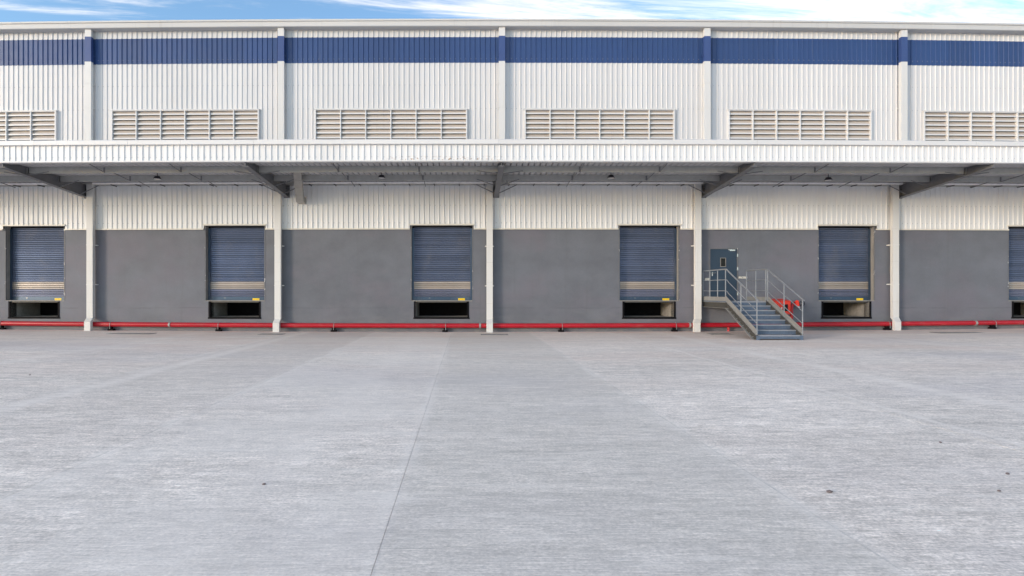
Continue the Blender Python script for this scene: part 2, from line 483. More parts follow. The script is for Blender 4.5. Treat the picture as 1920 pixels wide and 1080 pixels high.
# ------------------------------------------------------------------ the warehouse
wh = root('warehouse', (1.5, bow(1.5), 0), 'long warehouse clad in white ribbed sheet with blue band and grey dock wall', 'warehouse')
Z_WALL = wz(429)          # top of the grey wall
Z_SOF = wz(56.5)
Z_B0, Z_B1 = wz(118), wz(71)
shut_px = [(10, 121), (385, 496.5), (771, 886), (1161, 1273), (1534, 1640), (1890.5, 1992)]
SH = [(wx(a), wx(b)) for a, b in shut_px]
Z_S0, Z_S1 = wz(563.5), wz(422)
pit_px = [(16, 112), (391, 489), (776, 879.5), (1167, 1267), (1540, 1633.5), (1897, 1988)]
PT = [(wx(a), wx(b)) for a, b in pit_px]
Z_P0, Z_P1 = wz(598), wz(565)
DOOR = (wx(1330), wx(1384)); Z_D0, Z_D1 = 1.243, wz(465)

def holes_wall(mb, x0, x1, z0, z1, holes, y=0.0, m=0):
    xs = sorted(set([x0, x1] + [h[0] for h in holes] + [h[1] for h in holes] + [x0 + k for k in range(1, int(x1-x0))]))
    zs = sorted(set([z0, z1] + [h[2] for h in holes if z0 < h[2] < z1] + [h[3] for h in holes if z0 < h[3] < z1]))
    for a, b in zip(xs, xs[1:]):
        if b-a < 1e-6: continue
        for c, d in zip(zs, zs[1:]):
            mx, mz = (a+b)/2, (c+d)/2
            if any(h[0] < mx < h[1] and h[2] < mz < h[3] for h in holes): continue
            mb.quad((a, y, c), (b, y, c), (b, y, d), (a, y, d), m)
holes = [(a, b, Z_S0, Z_S1) for a, b in SH] + [(a, b, Z_P0, Z_P1) for a, b in PT] + [(DOOR[0], DOOR[1], Z_D0, Z_D1)]
g = MB()
holes_wall(g, XL, XR, -0.15, Z_WALL, holes)
part(g, 'dock_wall', M['grey'], wh)
g = MB()
holes_wall(g, XL, XR, Z_WALL, Z_SOF, holes)
part(g, 'wall_core', M['core'], wh)

# ribbed cladding sheets, one metre wide
PITCH = 0.2
def rib(x):
    t = (x / PITCH) % 1.0
    d = abs(t - 0.5) * PITCH
    if d < 0.011: return 0.028
    if d < 0.025: return 0.028 * (0.025 - d) / 0.014
    return 0.0
def rib_points(a, b, phase=0.0):
    xs = {round(a, 5), round(b, 5)}
    k = math.floor((a-phase)/PITCH) - 1
    while k*PITCH+phase < b + PITCH:
        c = (k+0.5)*PITCH+phase
        for d in (-0.025, -0.011, 0.011, 0.025):
            if a < c+d < b: xs.add(round(c+d, 5))
        k += 1
    return sorted(xs)
def sheet(a, b, z0, z1, y, name, mat, parent, rv=1.0):
    g = MB()
    xs = rib_points(a, b)
    for p, q in zip(xs, xs[1:]):
        hp, hq = rib(p+1e-6), rib(q-1e-6)
        g.quad((p, y-hp*rv, z0), (q, y-hq*rv, z0), (q, y-hq*rv, z1), (p, y-hp*rv, z1))
    return part(g, name, mat, parent)
def clad(x0, x1, z0, z1, y, name, mat, holes=(), z_step=None):
    k = math.floor(x0)
    while k < x1:
        a, b = max(k, x0), min(k+1, x1)
        cuts = sorted({a, b} | {c for h in holes for c in h[:2] if a < c < b})
        # neighbouring strips of equal height stay one sheet
        for c, d in zip(cuts, cuts[1:]):
            if d - c < 0.004: continue
            m = (c+d)/2
            segs = [(z0, z1)]
            for h in holes:
                if h[0] < m < h[1]:
                    segs = [s for q in segs for s in ((q[0], min(q[1], h[2])), (max(q[0], h[3]), q[1])) if s[1]-s[0] > 0.02]
            for s in segs:
                sheet(c, d, s[0], s[1], y + random.uniform(-0.0015, 0.0015), name, mat, wh)
        k += 1
vent_px = [(-168, 108), (211, 487), (591, 876), (983, 1264), (1364, 1632), (1729, 1992)]
VT = [(wx(a, -0.05), wx(b, -0.05)) for a, b in vent_px]
Z_V0, Z_V1 = 7.32, wz(206.5)
YC = -0.03
sh_holes = [(a-0.045, b+0.045, Z_S0, Z_S1) for a, b in SH]
clad(XL, XR, Z_WALL, 5.9, YC, 'cladding_sheet', M['shade_lifted_sheet'], sh_holes)
clad(XL, XR, 5.9, Z_B0, YC-0.004, 'cladding_sheet', M['white_sheet'], [(a, b, Z_V0, Z_V1) for a, b in VT])
clad(XL, XR, Z_B0-0.012, Z_B1+0.012, YC-0.009, 'blue_cladding_sheet', M['blue_sheet'])
clad(XL, XR, Z_B1, Z_SOF, YC-0.004, 'cladding_sheet', M['white_sheet'])

# base flashing of the cladding, broken at each shutter
edges = [XL] + [e for a, b in SH for e in (a-0.045, b+0.045)] + [XR]
for k in range(0, len(edges), 2):
    a, b = edges[k], edges[k+1]
    if b-a > 0.05:
        g = MB(); g.extrude_x([(-0.001, Z_WALL-0.02), (-0.085, Z_WALL-0.035), (-0.085, Z_WALL+0.015), (-0.001, Z_WALL+0.03)], a, b)
        part(g, 'base_flashing', M['cream_trim'], wh)
for a, b in SH:
    g = MB(); g.extrude_x([(-0.001, Z_S1-0.008), (-0.10, Z_S1-0.018), (-0.10, Z_S1+0.035), (-0.001, Z_S1+0.05)], a-0.075, b+0.075)
    part(g, 'head_flashing', M['cream_trim'], wh)

# screws on the ribs
g = MB()
def screw(g, x, y, z, s=0.011):
    i = len(g.v)
    g.v += [(x-s, y, z-s), (x+s, y, z-s), (x+s, y, z+s), (x-s, y, z+s), (x, y-0.012, z)]
    for q in range(4): g.f.append((i+q, i+(q+1) % 4, i+4)); g.m.append(0)
x = math.ceil(XL)
while x < XR:
    for zz in (wz(160), wz(204), 10.76, wz(385), wz(418)):
        if zz > 8.7 or True:
            if any(v[0]-0.05 < x+0.165 < v[1]+0.05 and Z_V0 < zz < Z_V1+.03 for v in VT): continue
            if any(v[0]-0.1 < x+0.165 < v[1]+0.1 and zz < Z_S1+0.06 for v in SH): continue
            screw(g, x+0.155, YC-0.006 if zz < 10 else YC-0.012, zz)
    x += PITCH
tag(part(g, 'screw_heads', M['galv'], wh), kind='stuff')

# eave: soffit, gutter in lengths, roof
g = MB(); g.box(XL, XR, -0.31, 0.6, Z_SOF, Z_SOF+0.03, seg=1.0)
part(g, 'soffit', M['gutter'], wh)
gut_px = [-150, 132, 313, 493, 672, 852, 1038, 1222, 1405, 1578, 1748, 1910, 2080]
gx = [XL] + [wx(p, -0.31) for p in gut_px if XL < wx(p, -0.31) < XR] + [XR]
for a, b in zip(gx, gx[1:]):
    g = MB()
    z0, z1 = Z_SOF-0.006, Z_SOF+0.262
    g.extrude_x([(-0.314, z0), (-0.345, z0+0.02), (-0.345, z1-0.075), (-0.385, z1-0.06), (-0.39, z1), (-0.36, z1), (-0.33, z1-0.04), (-0.314, z1-0.05)], a+0.004, b-0.004)
    part(g, 'gutter_length', M['gutter'], wh)
    g = MB()
    g.extrude_x([(-0.310, z0-.002), (-0.349, z0+0.016), (-0.349, z1-0.077), (-0.389, z1-0.062), (-0.394, z1+.003), (-0.31, z1-0.04)], b-0.022, b+0.022)
    part(g, 'gutter_joint', M['gutter'], wh)
g = MB()
for k in range(int(XR-XL)):
    a, b = XL+k, XL+k+1
    g.quad((a, -0.32, Z_SOF+0.2), (b, -0.32, Z_SOF+0.2), (b, 25, Z_SOF+2.2), (a, 25, Z_SOF+2.2))
part(g, 'roof', M['roof'], wh)
g = MB()
for xx in (XL, XR):
    g.quad((xx, 0, -0.1), (xx, 25, -0.1), (xx, 25, Z_SOF+2.2), (xx, 0, Z_SOF+0.2))
g.quad((XL, 25, -0.1), (XR, 25, -0.1), (XR, 25, Z_SOF+2.2), (XL, 25, Z_SOF+2.2))
part(g, 'end_wall', M['white_sheet'], wh)

def placed(name, me, parent_world, x, y, z, parent, rz=None):
    """shared mesh put at a spot of the curved facade, under parent"""
    o = link(name, me, parent, (0, 0, 0), (0, 0, bow_angle(x) if rz is None else rz))
    o.location = Vector((x, y + bow(x), z)) - Vector(parent_world)
    return o
WH = Vector(wh['_at'])

# louvre vents
BW = (VT[2][1]-VT[2][0] - 0.10 - 5*0.045)/6
for vi, (a, b) in enumerate(VT):
    w = b-a; cxx = (a+b)/2; fr = 0.05; mu = 0.037
    g = MB()
    g.box(-w/2, -w/2+fr, -0.135, -0.004, Z_V0, Z_V1)
    g.box(w/2-fr, w/2, -0.135, -0.004, Z_V0, Z_V1)
    g.box(-w/2-0.03, w/2+0.03, -0.15, -0.004, Z_V1, Z_V1+0.03)
    g.box(-w/2+fr, w/2-fr, -0.135, -0.004, Z_V1-0.03, Z_V1-0.001)
    g.box(-w/2+fr, w/2-fr, -0.135, -0.004, Z_V0, Z_V0+fr)
    v = placed('louvre_vent', g.mesh('louvre_frame', M['trim']), WH, cxx, 0, 0, wh)
    bw = (w - 2*fr - 5*mu)/6
    g = MB(); hw = bw/2 - 0.002; zb = 0.0
    g.hexa([(-hw, -0.085, 0.03), (hw, -0.085, 0.03), (hw, -0.012, 0.175), (-hw, -0.012, 0.175)],
           [(-hw, -0.080, 0.034), (hw, -0.080, 0.034), (hw, -0.012, 0.182), (-hw, -0.012, 0.182)], 0)
    g.box(-hw, hw, -0.098, -0.0855, -0.010, 0.045, 1)
    bm_ = g.mesh('louvre_blade', [M['louvre'] if 'louvre' in M else M['trim'], M['trim']])
    g = MB(); g.box(-mu/2, mu/2, -0.14, -0.004, Z_V0+fr, Z_V1-0.031)
    mm_ = g.mesh('louvre_mullion', M['trim'])
    for c in range(6):
        xc = -w/2 + fr + bw/2 + c*(bw+mu)
        if c < 5: link('mullion', mm_, v, (xc + bw/2 + mu/2, 0, 0))
        if cxx+xc+bw < -19.6 or cxx+xc-bw > 22.8: continue
        for r_ in range(7):
            link('louvre_blade', bm_, v, (xc, 0, Z_V1 - 0.03 - 0.19*(r_+1) + 0.045))

# roller shutters
for si, (a, b) in enumerate(SH):
    w = b-a; cxx = (a+b)/2; dep = 0.27; H = Z_S1-Z_S0
    g = MB()
    hw = w/2
    # reveal lining; black strip stands in for the dark gap at the head
    def lin(x0, x1, y0, y1, z0, z1, m): g.box(x0, x1, y0, y1, z0, z1, m)
    lin(-hw, -hw+0.012, 0.0, dep+0.05, Z_S0, Z_S1, 0)
    lin(hw-0.012, hw, 0.0, dep+0.05, Z_S0, Z_S1, 0)
    lin(-hw+0.012, hw-0.012, dep-0.02, dep+0.06, Z_S1-0.10, Z_S1, 1)
    lin(-hw+0.012, hw-0.012, 0.0, dep-0.021, Z_S1-0.012, Z_S1, 0)
    lin(-hw+0.012, hw-0.012, 0.0, dep+0.05, Z_S0-0.03, Z_S0+0.004, 0)
    g.quad((-hw, dep+0.055, Z_S0), (hw, dep+0.055, Z_S0), (hw, dep+0.055, Z_S1), (-hw, dep+0.055, Z_S1), 1)
    s = placed('roller_shutter', g.mesh('shutter_opening', [M['reveal'], M['black'], M['beam']]), WH, cxx, 0, 0, wh)
    g = MB()
    for sg in (-1, 1):
        x0 = sg*(hw-0.012)
        g.box(min(x0, x0-sg*0.006), max(x0, x0-sg*0.006), -0.006, 0.03, Z_S0, Z_S1-0.012)
        g.box(min(x0, x0+sg*0.03), max(x0, x0+sg*0.03), -0.007, -0.001, Z_S0, Z_WALL-0.03)
    local(g, 'opening_edge', M['chipped'], s)
    g = MB(); g.box(-0.035, 0.035, -0.07, 0.03, Z_S0+0.004, Z_S1-0.10)
    gm = g.mesh('guide_rail', M['rail_blue'])
    for sg in (-1, 1): link('guide_rail', gm, s, (sg*(hw-0.05), dep, 0))
    sw = hw-0.085
    p = 0.0755
    g = MB()
    prof = [(0.0, 0.0), (-0.020, 0.001), (-0.034, 0.008), (-0.040, 0.022), (-0.037, 0.038), (-0.026, 0.050), (-0.004, 0.056), (0.004, 0.0745), (0.006, 0.0)]
    g.extrude_x(prof, -sw, sw, seg=9)
    sm = {}
    for key in ('slat_blue', 'slat_cream', 'slat_grey'):
        sm[key] = g.mesh(key, M[key])
    z = Z_S0 + 0.15
    k = 0
    while z < Z_S1-0.07:
        key = 'slat_grey' if k < 4 else ('slat_cream' if k < 8 else 'slat_blue')
        link('slat', sm[key], s, (0, dep-0.004, z))
        z += p; k += 1
    g = MB()
    g.box(-hw+0.02, hw-0.02, -0.035, 0.02, 0.006, 0.085)
    g.box(-hw+0.06, hw-0.06, -0.022, 0.015, 0.0855, 0.149)
    local(g, 'bottom_bar', M['rail_blue'], s, (0, dep-0.012, Z_S0))
    g = MB()
    g.box(-0.135, 0.135, -0.003, 0, -0.040, 0.040, 0)
    for q, (u, wd) in enumerate(((-0.105, 0.05), (-0.045, 0.018), (0.0, 0.035), (0.045, 0.022), (0.08, 0.03))):
        g.box(u, u+wd, -0.0045, -0.0031, -0.008, 0.010, 1)
    local(g, 'yellow_sticker', [M['yellow'], M['print']], s, (hw-0.44, dep-0.048, Z_S0+0.046))
    g = MB()
    for u in (-hw*0.42,):
        g.box(u-0.03, u+0.03, -0.012, 0, 0, 0.012)
    local(g, 'pull_handle', M['chrome'], s, (0, dep-0.047, Z_S0+0.09))

# dock leveller pits below the shutters
for a, b in PT:
    w = b-a; hw = w/2; cxx = (a+b)/2; dd = 1.5
    g = MB()
    z0, z1 = Z_P0+0.075, Z_P1-0.0
    i0, i1 = -hw+0.07, hw-0.07
    g.quad((i0, 0.02, z0), (i1, 0.02, z0), (i1, dd, z0), (i0, dd, z0), 0)
    g.quad((i0, 0.02, z0), (i0, dd, z0), (i0, dd, z1), (i0, 0.02, z1), 0)
    g.quad((i1, dd, z0), (i1, 0.02, z0), (i1, 0.02, z1), (i1, dd, z1), 0)
    g.quad((i0, dd, z0), (i1, dd, z0), (i1, dd, z1), (i0, dd, z1), 1)  # pit back and ceiling painted black in place of deep shade
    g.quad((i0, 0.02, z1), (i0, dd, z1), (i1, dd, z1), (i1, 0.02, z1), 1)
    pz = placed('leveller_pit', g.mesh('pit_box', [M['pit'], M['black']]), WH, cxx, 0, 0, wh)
    rr = random.Random(int(a*10))
    g = MB()
    g.box(-hw, i0, -0.012, 0.30, Z_P0+0.061, z1, 0)
    g.box(i1, hw, -0.012, 0.30, Z_P0+0.061, z1, 0)
    g.box(-hw-0.02, hw+0.02, -0.014, 0.30, Z_P0, Z_P0+0.06, 0)
    local(g, 'steel_angle_frame', M['black'], pz)
    g = MB(); g.box(i0+0.03, i1-0.03, 0.03, 0.07, z1-0.05, z1-0.002)
    local(g, 'leveller_lip', M['stringer_dark'], pz)

# personnel door
dw = DOOR[1]-DOOR[0]; dh = Z_D1-Z_D0; dc = (DOOR[0]+DOOR[1])/2
g = MB()
g.box(-dw/2, -dw/2+0.035, -0.012, 0.12, 0, dh); g.box(dw/2-0.035, dw/2, -0.012, 0.12, 0, dh)
g.box(-dw/2+0.035, dw/2-0.035, -0.012, 0.12, dh-0.035, dh)
door = placed('door', g.mesh('door_frame', M['chipped']), WH, dc, 0, Z_D0, wh)
g = MB()
hw = dw/2-0.037
wxa, wxb, wza, wzb = -0.11, 0.075, dh-0.72, dh-0.40
for (x0, x1, z0, z1) in ((-hw, wxa, 0.01, dh-0.037), (wxb, hw, 0.01, dh-0.037), (wxa, wxb, 0.01, wza), (wxa, wxb, wzb, dh-0.037)):
    g.box(x0, x1, 0.02, 0.06, z0, z1)
local(g, 'door_leaf', M['door'], door)
g = MB()
f = 0.022
g.box(wxa-f, wxb+f, 0.008, 0.0195, wzb, wzb+f); g.box(wxa-f, wxb+f, 0.008, 0.0195, wza-f, wza)
g.box(wxa-f, wxa, 0.008, 0.0195, wza, wzb); g.box(wxb, wxb+f, 0.008, 0.0195, wza, wzb)
local(g, 'window_bead', M['reveal'], door)
g = MB(); g.box(wxa, wxb, 0.03, 0.036, wza, wzb)
local(g, 'window_pane', M['glass'], door)
g = MB(); g.box(-hw+0.06, -hw+0.10, -0.005, 0.0195, 0.96, 1.12); g.tube([(-hw+0.08, -0.004, 1.08), (-hw+0.08, -0.05, 1.08), (-hw+0.20, -0.05, 1.08)], 0.011, 8)
local(g, 'handle', M['chrome'], door)
g = MB(); g.box(0.22, 0.44, -0.04, 0.0195, dh-0.115, dh-0.055); g.box(0.16, 0.30, -0.045, -0.03, dh-0.075, dh-0.05)
local(g, 'door_closer', M['chrome'], door)
for zz in (0.25, 1.25, 1.78):
    g = MB(); g.box(hw-0.012, hw+0.03, -0.018, 0.0195, zz-0.06, zz+0.06)
    local(g, 'hinge', M['chrome'], door)
g = MB(); g.box(-0.17, 0.17, -0.03, -0.001, -0.035, 0.045)
tag(placed('wall_light_strip', g.mesh('light_strip', M['plate']), WH, wx(1392.5), 0, wz(520.5), wh))
g = MB(); g.box(-0.085, 0.085, -0.02, -0.001, -0.05, 0.05)
placed('switch_plate', g.mesh('switch_plate', M['plate']), WH, wx(1325.5), 0, wz(523.5), wh)

# ------------------------------------------------------------------ the canopy
cp = root('loading_canopy', (1.5, bow(1.5)-2, 5.8), 'long cantilevered canopy with white ribbed fascia over the loading docks', 'canopy')
YE = -4.0
Z_F0, Z_F1 = wz(303.5, YE), wz(262, YE)
k = math.floor(XL)
while k < XR:
    a, b = k, k+1
    g = MB(); xs = rib_points(a, b)
    y = YE + random.uniform(-0.002, 0.002)
    for p, q in zip(xs, xs[1:]):
        hp, hq = rib(p+1e-6), rib(q-1e-6)
        g.quad((p, y-hp, Z_F0+0.05), (q, y-hq, Z_F0+0.05), (q, y-hq, Z_F1-0.15), (p, y-hp, Z_F1-0.15))
    part(g, 'fascia_sheet', M['fascia'], cp)
    # roof sheet seen from below
    g = MB()
    zt = 5.86
    for p, q in zip(xs, xs[1:]):
        hp, hq = rib(p+1e-6)*2.6, rib(q-1e-6)*2.6
        g.quad((p, YE+0.02, zt+hp), (q, YE+0.02, zt+hq), (q, -0.08, zt+hq), (p, -0.08, zt+hp))
    part(g, 'roof_sheet', M['roof_under'], cp)
    k += 1
seams = [XL, -19.5, -14.2, -9.4, wx(243, YE), wx(478, YE), wx(935, YE), wx(1417, YE), 16.4, 21.0, 26.0, XR]
seams = sorted(set(seams))
for a, b in zip(seams, seams[1:]):
    if b-a < 0.3: continue
    g = MB()
    g.extrude_x([(YE-0.10, Z_F1-0.155), (YE-0.10, Z_F1-0.02), (YE-0.07, Z_F1), (YE+0.12, Z_F1), (YE+0.12, Z_F1-0.155)], a+0.003, b-0.003)
    part(g, 'cap_flashing', M['trim'], cp)
    g = MB()
    g.extrude_x([(YE-0.06, Z_F0+0.005), (YE-0.06, Z_F0+0.052), (YE+0.01, Z_F0+0.055), (YE+0.01, Z_F0+0.02), (YE+0.09, Z_F0+0.01), (YE+0.09, Z_F0)], a+0.003, b-0.003)
    part(g, 'drip_flashing', M['trim'], cp)
g = MB()
x = math.ceil(XL)
while x < XR:
    screw(g, x+0.16, YE-0.005, wz(294, YE), 0.009)
    x += PITCH
tag(part(g, 'screw_heads', M['galv'], cp), kind='stuff')
# edge channel behind the fascia, purlins
RX = [-23.35, -15.25, -7.3, 0.95, 9.12, 16.98, 25.0]
RB = [XL] + RX + [XR]
def purlin(y, z0, z1, fl=0.06):
    for a, b in zip(RB, RB[1:]):
        g = MB(); t = 0.004
        g.extrude_x([(y, z0), (y, z1), (y-fl, z1), (y-fl, z1-t), (y-t, z1-t), (y-t, z0+t), (y+fl, z0+t), (y+fl, z0)], a+0.02, b-0.02)
        part(g, 'purlin', M['purlin'], cp)
purlin(-3.88, 5.775, 5.855)
purlin(-3.02, 5.655, 5.855)
purlin(-1.58, 5.655, 5.855)
for a, b in zip(RB, RB[1:]):
    n = 2
    for q in (1, 2):
        xc = a + (b-a)*q/3.0
        for (ya, yb) in ((-3.88, -3.02), (-3.02, -1.58), (-1.58, -0.35)):
            g = MB()
            g.tube([(xc, ya, 5.80), (xc, yb, 5.67)], 0.016, 6)
            part(g, 'sag_rod', M['beam'], cp)
            g = MB(); g.box(xc-0.03, xc+0.03, yb-0.012, yb-0.006, 5.67, 5.84)
            if yb < -1: part(g, 'rod_cleat', M['beam'], cp)
# bright tube and flashing along the wall
for a, b in zip(RB, RB[1:]):
    g = MB(); n = int((b-a)/1.0)
    g.tube([(a+0.45+(b-a-0.6)*k/n, -0.42 + bow(a+0.45+(b-a-0.6)*k/n), 5.81) for k in range(n+1)], 0.042, 10)
    part(g, 'conduit_tube', M['tube'], cp, bend=False, smooth=True)
g = MB(); g.extrude_x([(-0.40, 5.832), (-0.40, 5.84), (-0.07, 5.785), (-0.07, 5.765)], XL, XR)
part(g, 'wall_flashing', M['purlin'], cp)
x = XL+0.3
while x < XR:
    if all(abs(x-r) > 0.3 for r in RX):
        g = MB(); g.box(x, x+0.025, -0.44, -0.08, 5.735, 5.765)
        part(g, 'flashing_bracket', M['stringer_dark'], cp)
    x += 0.97
# rafters
for rx in RX:
    g = MB(); W = 0.095; t = 0.014
    yw, ye = -0.09, YE+0.03
    zb0, zb1, zt = 5.31, 5.66, 5.84
    g.hexa([(-0.006, ye, zb1), (0.006, ye, zb1), (0.006, yw, zb0), (-0.006, yw, zb0)], [(-0.006, ye, zt), (0.006, ye, zt), (0.006, yw, zt), (-0.006, yw, zt)])
    g.hexa([(-W, ye, zb1-t), (W, ye, zb1-t), (W, yw, zb0-t), (-W, yw, zb0-t)], [(-W, ye, zb1), (W, ye, zb1), (W, yw, zb0), (-W, yw, zb0)])
    g.box(-W, W, ye, yw, zt, zt+t)
    g.box(-W-0.02, W+0.02, yw+0.001, yw+0.025, zb0-0.03, zt)
    o = link('rafter', g.mesh('rafter', M['beam']), cp, (0, 0, 0), (0, 0, bow_angle(rx)))
    o.location = Vector((rx, bow(rx), 0)) - Vector(cp['_at'])
    for y in (-3.02, -1.58, -0.55):
        zb = zb0 + (zb1-zb0)*(yw-y)/(yw-ye)
        for sg in (-1, 1):
            g = MB(); g.tube([(sg*0.07, y, zb+0.015), (sg*0.78, y, 5.70)], 0.017, 6)
            link('fly_brace', g.mesh('fly_brace', M['beam']), o)
    for sg in (-1, 1):
        for q, (yy, zz) in enumerate(((-0.2, 5.62), (-0.2, 5.44))):
            g = MB(); g.tube([(sg*0.007, yy, zz), (sg*0.03, yy, zz)], 0.016, 6)
            link('bolt', g.mesh('bolt', M['stringer_dark']), o)

# ------------------------------------------------------------------ downpipes
dp = [(167, 170, 166), (527.5, 521.5, 518.5), (941, 918, 918), (1325, 1308, 1306), (1693, 1677.5, 1681)]
dlab = ['white box downpipe right of the leftmost shutter, kicked out over the red pipe',
        'white box downpipe just right of the second shutter from the left',
        'straight white box downpipe in the middle of the facade under the vertical rafter',
        'white box downpipe beside the blue door and metal stairs',
        'white box downpipe right of the stairs, before the rightmost shutter']
for (pu, pl, pf), lb in zip(dp, dlab):
    xu, xl_, xf = wx(pu, -0.2), wx(pl, -0.2), wx(pf, -0.36)
    dr = root('downpipe', (xl_, bow(xl_), rise(xl_)), lb, 'downpipe', 'downpipes along the warehouse front')
    ox = xl_
    r0 = rise(xl_)
    hw = 0.122; y0, y1 = -0.27, -0.13
    z_el = 0.50; z_ft = 0.385; dx = xu-ox; fx = xf-ox
    fx = max(-0.12, min(0.12, fx))
    def L(g, name, mat, **k): return local(g, name, mat, dr, **k)
    g = MB(); g.box(-hw, hw, y0, y1, z_el, 5.77-r0); L(g, 'lower_pipe', M['pipe_paint'])
    g = MB(); g.box(-hw-0.006, hw+0.006, y0-0.006, y1+0.006, 5.771-r0, 5.79-r0); L(g, 'pipe_collar', M['pipe_paint'])
    g = MB(); g.hexa([(-hw, y0, 5.791-r0), (hw, y0, 5.791-r0), (hw, y1, 5.791-r0), (-hw, y1, 5.791-r0)],
                     [(dx-hw, y0, 6.6), (dx+hw, y0, 6.6), (dx+hw, y1, 6.6), (dx-hw, y1, 6.6)]); L(g, 'offset_bend', M['pipe_paint'])
    g = MB(); g.box(dx-hw, dx+hw, y0, y1, 6.601, 10.58); L(g, 'upper_pipe', M['pipe_paint'])
    g = MB(); g.box(dx-hw-0.003, dx+hw+0.003, y0-0.003, y1+0.003, 10.581, 11.56); L(g, 'blue_pipe_section', M['blue_pipe'])
    g = MB(); g.box(dx-hw, dx+hw, y0, y1, 11.561, Z_SOF-0.01-r0); L(g, 'outlet_pipe', M['pipe_paint'])
    fy0, fy1 = -0.44, -0.30
    g = MB(); g.hexa([(fx-hw, fy0, z_ft-0.03), (fx+hw, fy0, z_ft-0.03), (fx+hw, fy1, z_ft+0.02), (fx-hw, fy1, z_ft+0.02)],
                     [(-hw, y0, z_el-0.001), (hw, y0, z_el-0.001), (hw, y1, z_el-0.001), (-hw, y1, z_el-0.001)]); L(g, 'elbow', M['pipe_paint'])
    g = MB(); g.hexa([(fx-hw, fy0, 0.002), (fx+hw, fy0, 0.002), (fx+hw, fy1, 0.002), (fx-hw, fy1, 0.002)],
                     [(fx-hw, fy0, z_ft-0.031), (fx+hw, fy0, z_ft-0.031), (fx+hw, fy1, z_ft+0.019), (fx-hw, fy1, z_ft+0.019)]); L(g, 'shoe', M['pipe_paint'])
    for zz in (1.12, 1.95, 2.72, 4.0):
        g = MB(); g.box(-hw-0.003, hw+0.003, y0-0.003, y1+0.003, zz-0.006, zz+0.006); L(g, 'pipe_seam', M['gutter'])
    for zz in (wz(462), wz(536), 4.95):
        g = MB()
        g.box(-hw-0.006, hw+0.006, y0-0.005, y0-0.001, zz-0.02, zz+0.02)
        for sg in (-1, 1):
            xa, xb = sorted((sg*(hw+0.001), sg*(hw+0.006))); g.box(xa, xb, y0-0.001, -0.055, zz-0.02, zz+0.02)
            xa, xb = sorted((sg*(hw+0.007), sg*(hw+0.055))); g.box(xa, xb, -0.075, -0.001, zz-0.02, zz+0.02)
        L(g, 'strap', M['pipe_paint'])
    for zz in (wz(160), wz(205), 10.85):
        g = MB()
        g.box(dx-hw-0.006, dx+hw+0.006, y0-0.008, y0-0.004, zz-0.018, zz+0.018)
        for sg in (-1, 1):
            xa, xb = sorted((sg*(hw+0.004), sg*(hw+0.008))); g.box(dx+xa, dx+xb, y0-0.002, -0.08, zz-0.018, zz+0.018)
            xa, xb = sorted((sg*(hw+0.009), sg*(hw+0.045))); g.box(dx+xa, dx+xb, -0.10, -0.075, zz-0.015, zz+0.015)
        L(g, 'strap', M['blue_pipe'] if zz > 10.6 else M['pipe_paint'])

# ------------------------------------------------------------------ red fire main
fp = root('fire_main', (1.5, bow(1.5), 0), 'long red fire main running low along the foot of the grey dock wall', 'pipe')
PY, PZ, PR = -0.155, 0.25, 0.092
cuts = [XL, -21.0, wx(323), wx(900), wx(1290), 20.0, XR]
for a, b in zip(cuts, cuts[1:]):
    n = max(2, int((b-a)/0.8)); g = MB()
    g.tube([(a+(b-a)*k/n, PY+bow(a+(b-a)*k/n), PZ+rise(a+(b-a)*k/n)) for k in range(n+1)], PR, 16)
    part(g, 'pipe_length', M['red'], fp, bend=False, smooth=True)
for c in cuts[1:-1]:
    g = MB(); g.tube([(c-0.035, PY+bow(c), PZ+rise(c)), (c+0.035, PY+bow(c), PZ+rise(c))], PR+0.016, 16)
    g.box(c-0.03, c+0.03, PY+bow(c)-PR-0.03, PY+bow(c)-PR-0.012, PZ+rise(c)-0.03, PZ+rise(c)+0.03)
    part(g, 'coupling', M['galv'], fp, bend=False)
for p in (2, 207, 409, 625, 834, 1052, 1265, 1664, 1862):
    c = wx(p, PY)
    yy = PY+bow(c); zz = PZ+rise(c); gz = rise(c)
    g = MB()
    g.box(c-0.10, c+0.11, yy-0.03, yy+0.12, gz+0.002, gz+0.075)
    g.box(c-0.05, c+0.05, yy-0.05, yy+0.10, gz+0.076, gz+0.15)
    part(g, 'support_block', M['black'], fp, bend=False)
    g = MB()
    pts = []
    for k in range(9):
        an = math.pi*k/8
        pts.append((c+0.035, yy-math.cos(an)*(PR+0.010), zz+math.sin(an)*(PR+0.010)))
    pts = [(c+0.035, yy-(PR+0.010), gz+0.08)] + pts + [(c+0.035, yy+(PR+0.010), gz+0.08)]
    g.tube(pts, 0.009, 6)
    part(g, 'u_clamp', M['galv'], fp, bend=False)
c = wx(1366, PY)
g = MB(); g.tube([(c, PY+bow(c), rise(c)), (c, PY+bow(c), PZ)], 0.048, 12)
part(g, 'drop_leg', M['red'], fp, bend=False, smooth=True)

# ------------------------------------------------------------------ hydrant valve and hose cabinet
hx = 12.60
hv = root('hydrant_valve', (hx, PY+bow(hx), 0), 'red hydrant riser with landing valve and black hand wheel beside the hose cabinet', 'hydrant')
g = MB(); g.tube([(0, 0, PZ+0.05), (0, 0, 0.95), (0.012, 0, 1.02), (0.045, -0.01, 1.08), (0.10, -0.02, 1.11)], 0.055, 14)
local(g, 'riser_pipe', M['red'], hv, smooth=True)
g = MB()
g.tube([(0.10, -0.02, 1.11), (0.115, -0.02, 1.115)], 0.085, 14)
g.tube([(0.116, -0.02, 1.115), (0.24, -0.05, 1.13)], [0.07, 0.085], 14)
g.tube([(0.18, -0.04, 1.12), (0.21, -0.10, 1.00)], 0.06, 12)
g.tube([(0.19, -0.035, 1.13), (0.20, -0.03, 1.24)], [0.085, 0.05], 12)
local(g, 'valve_body', M['cab'], hv, smooth=True)
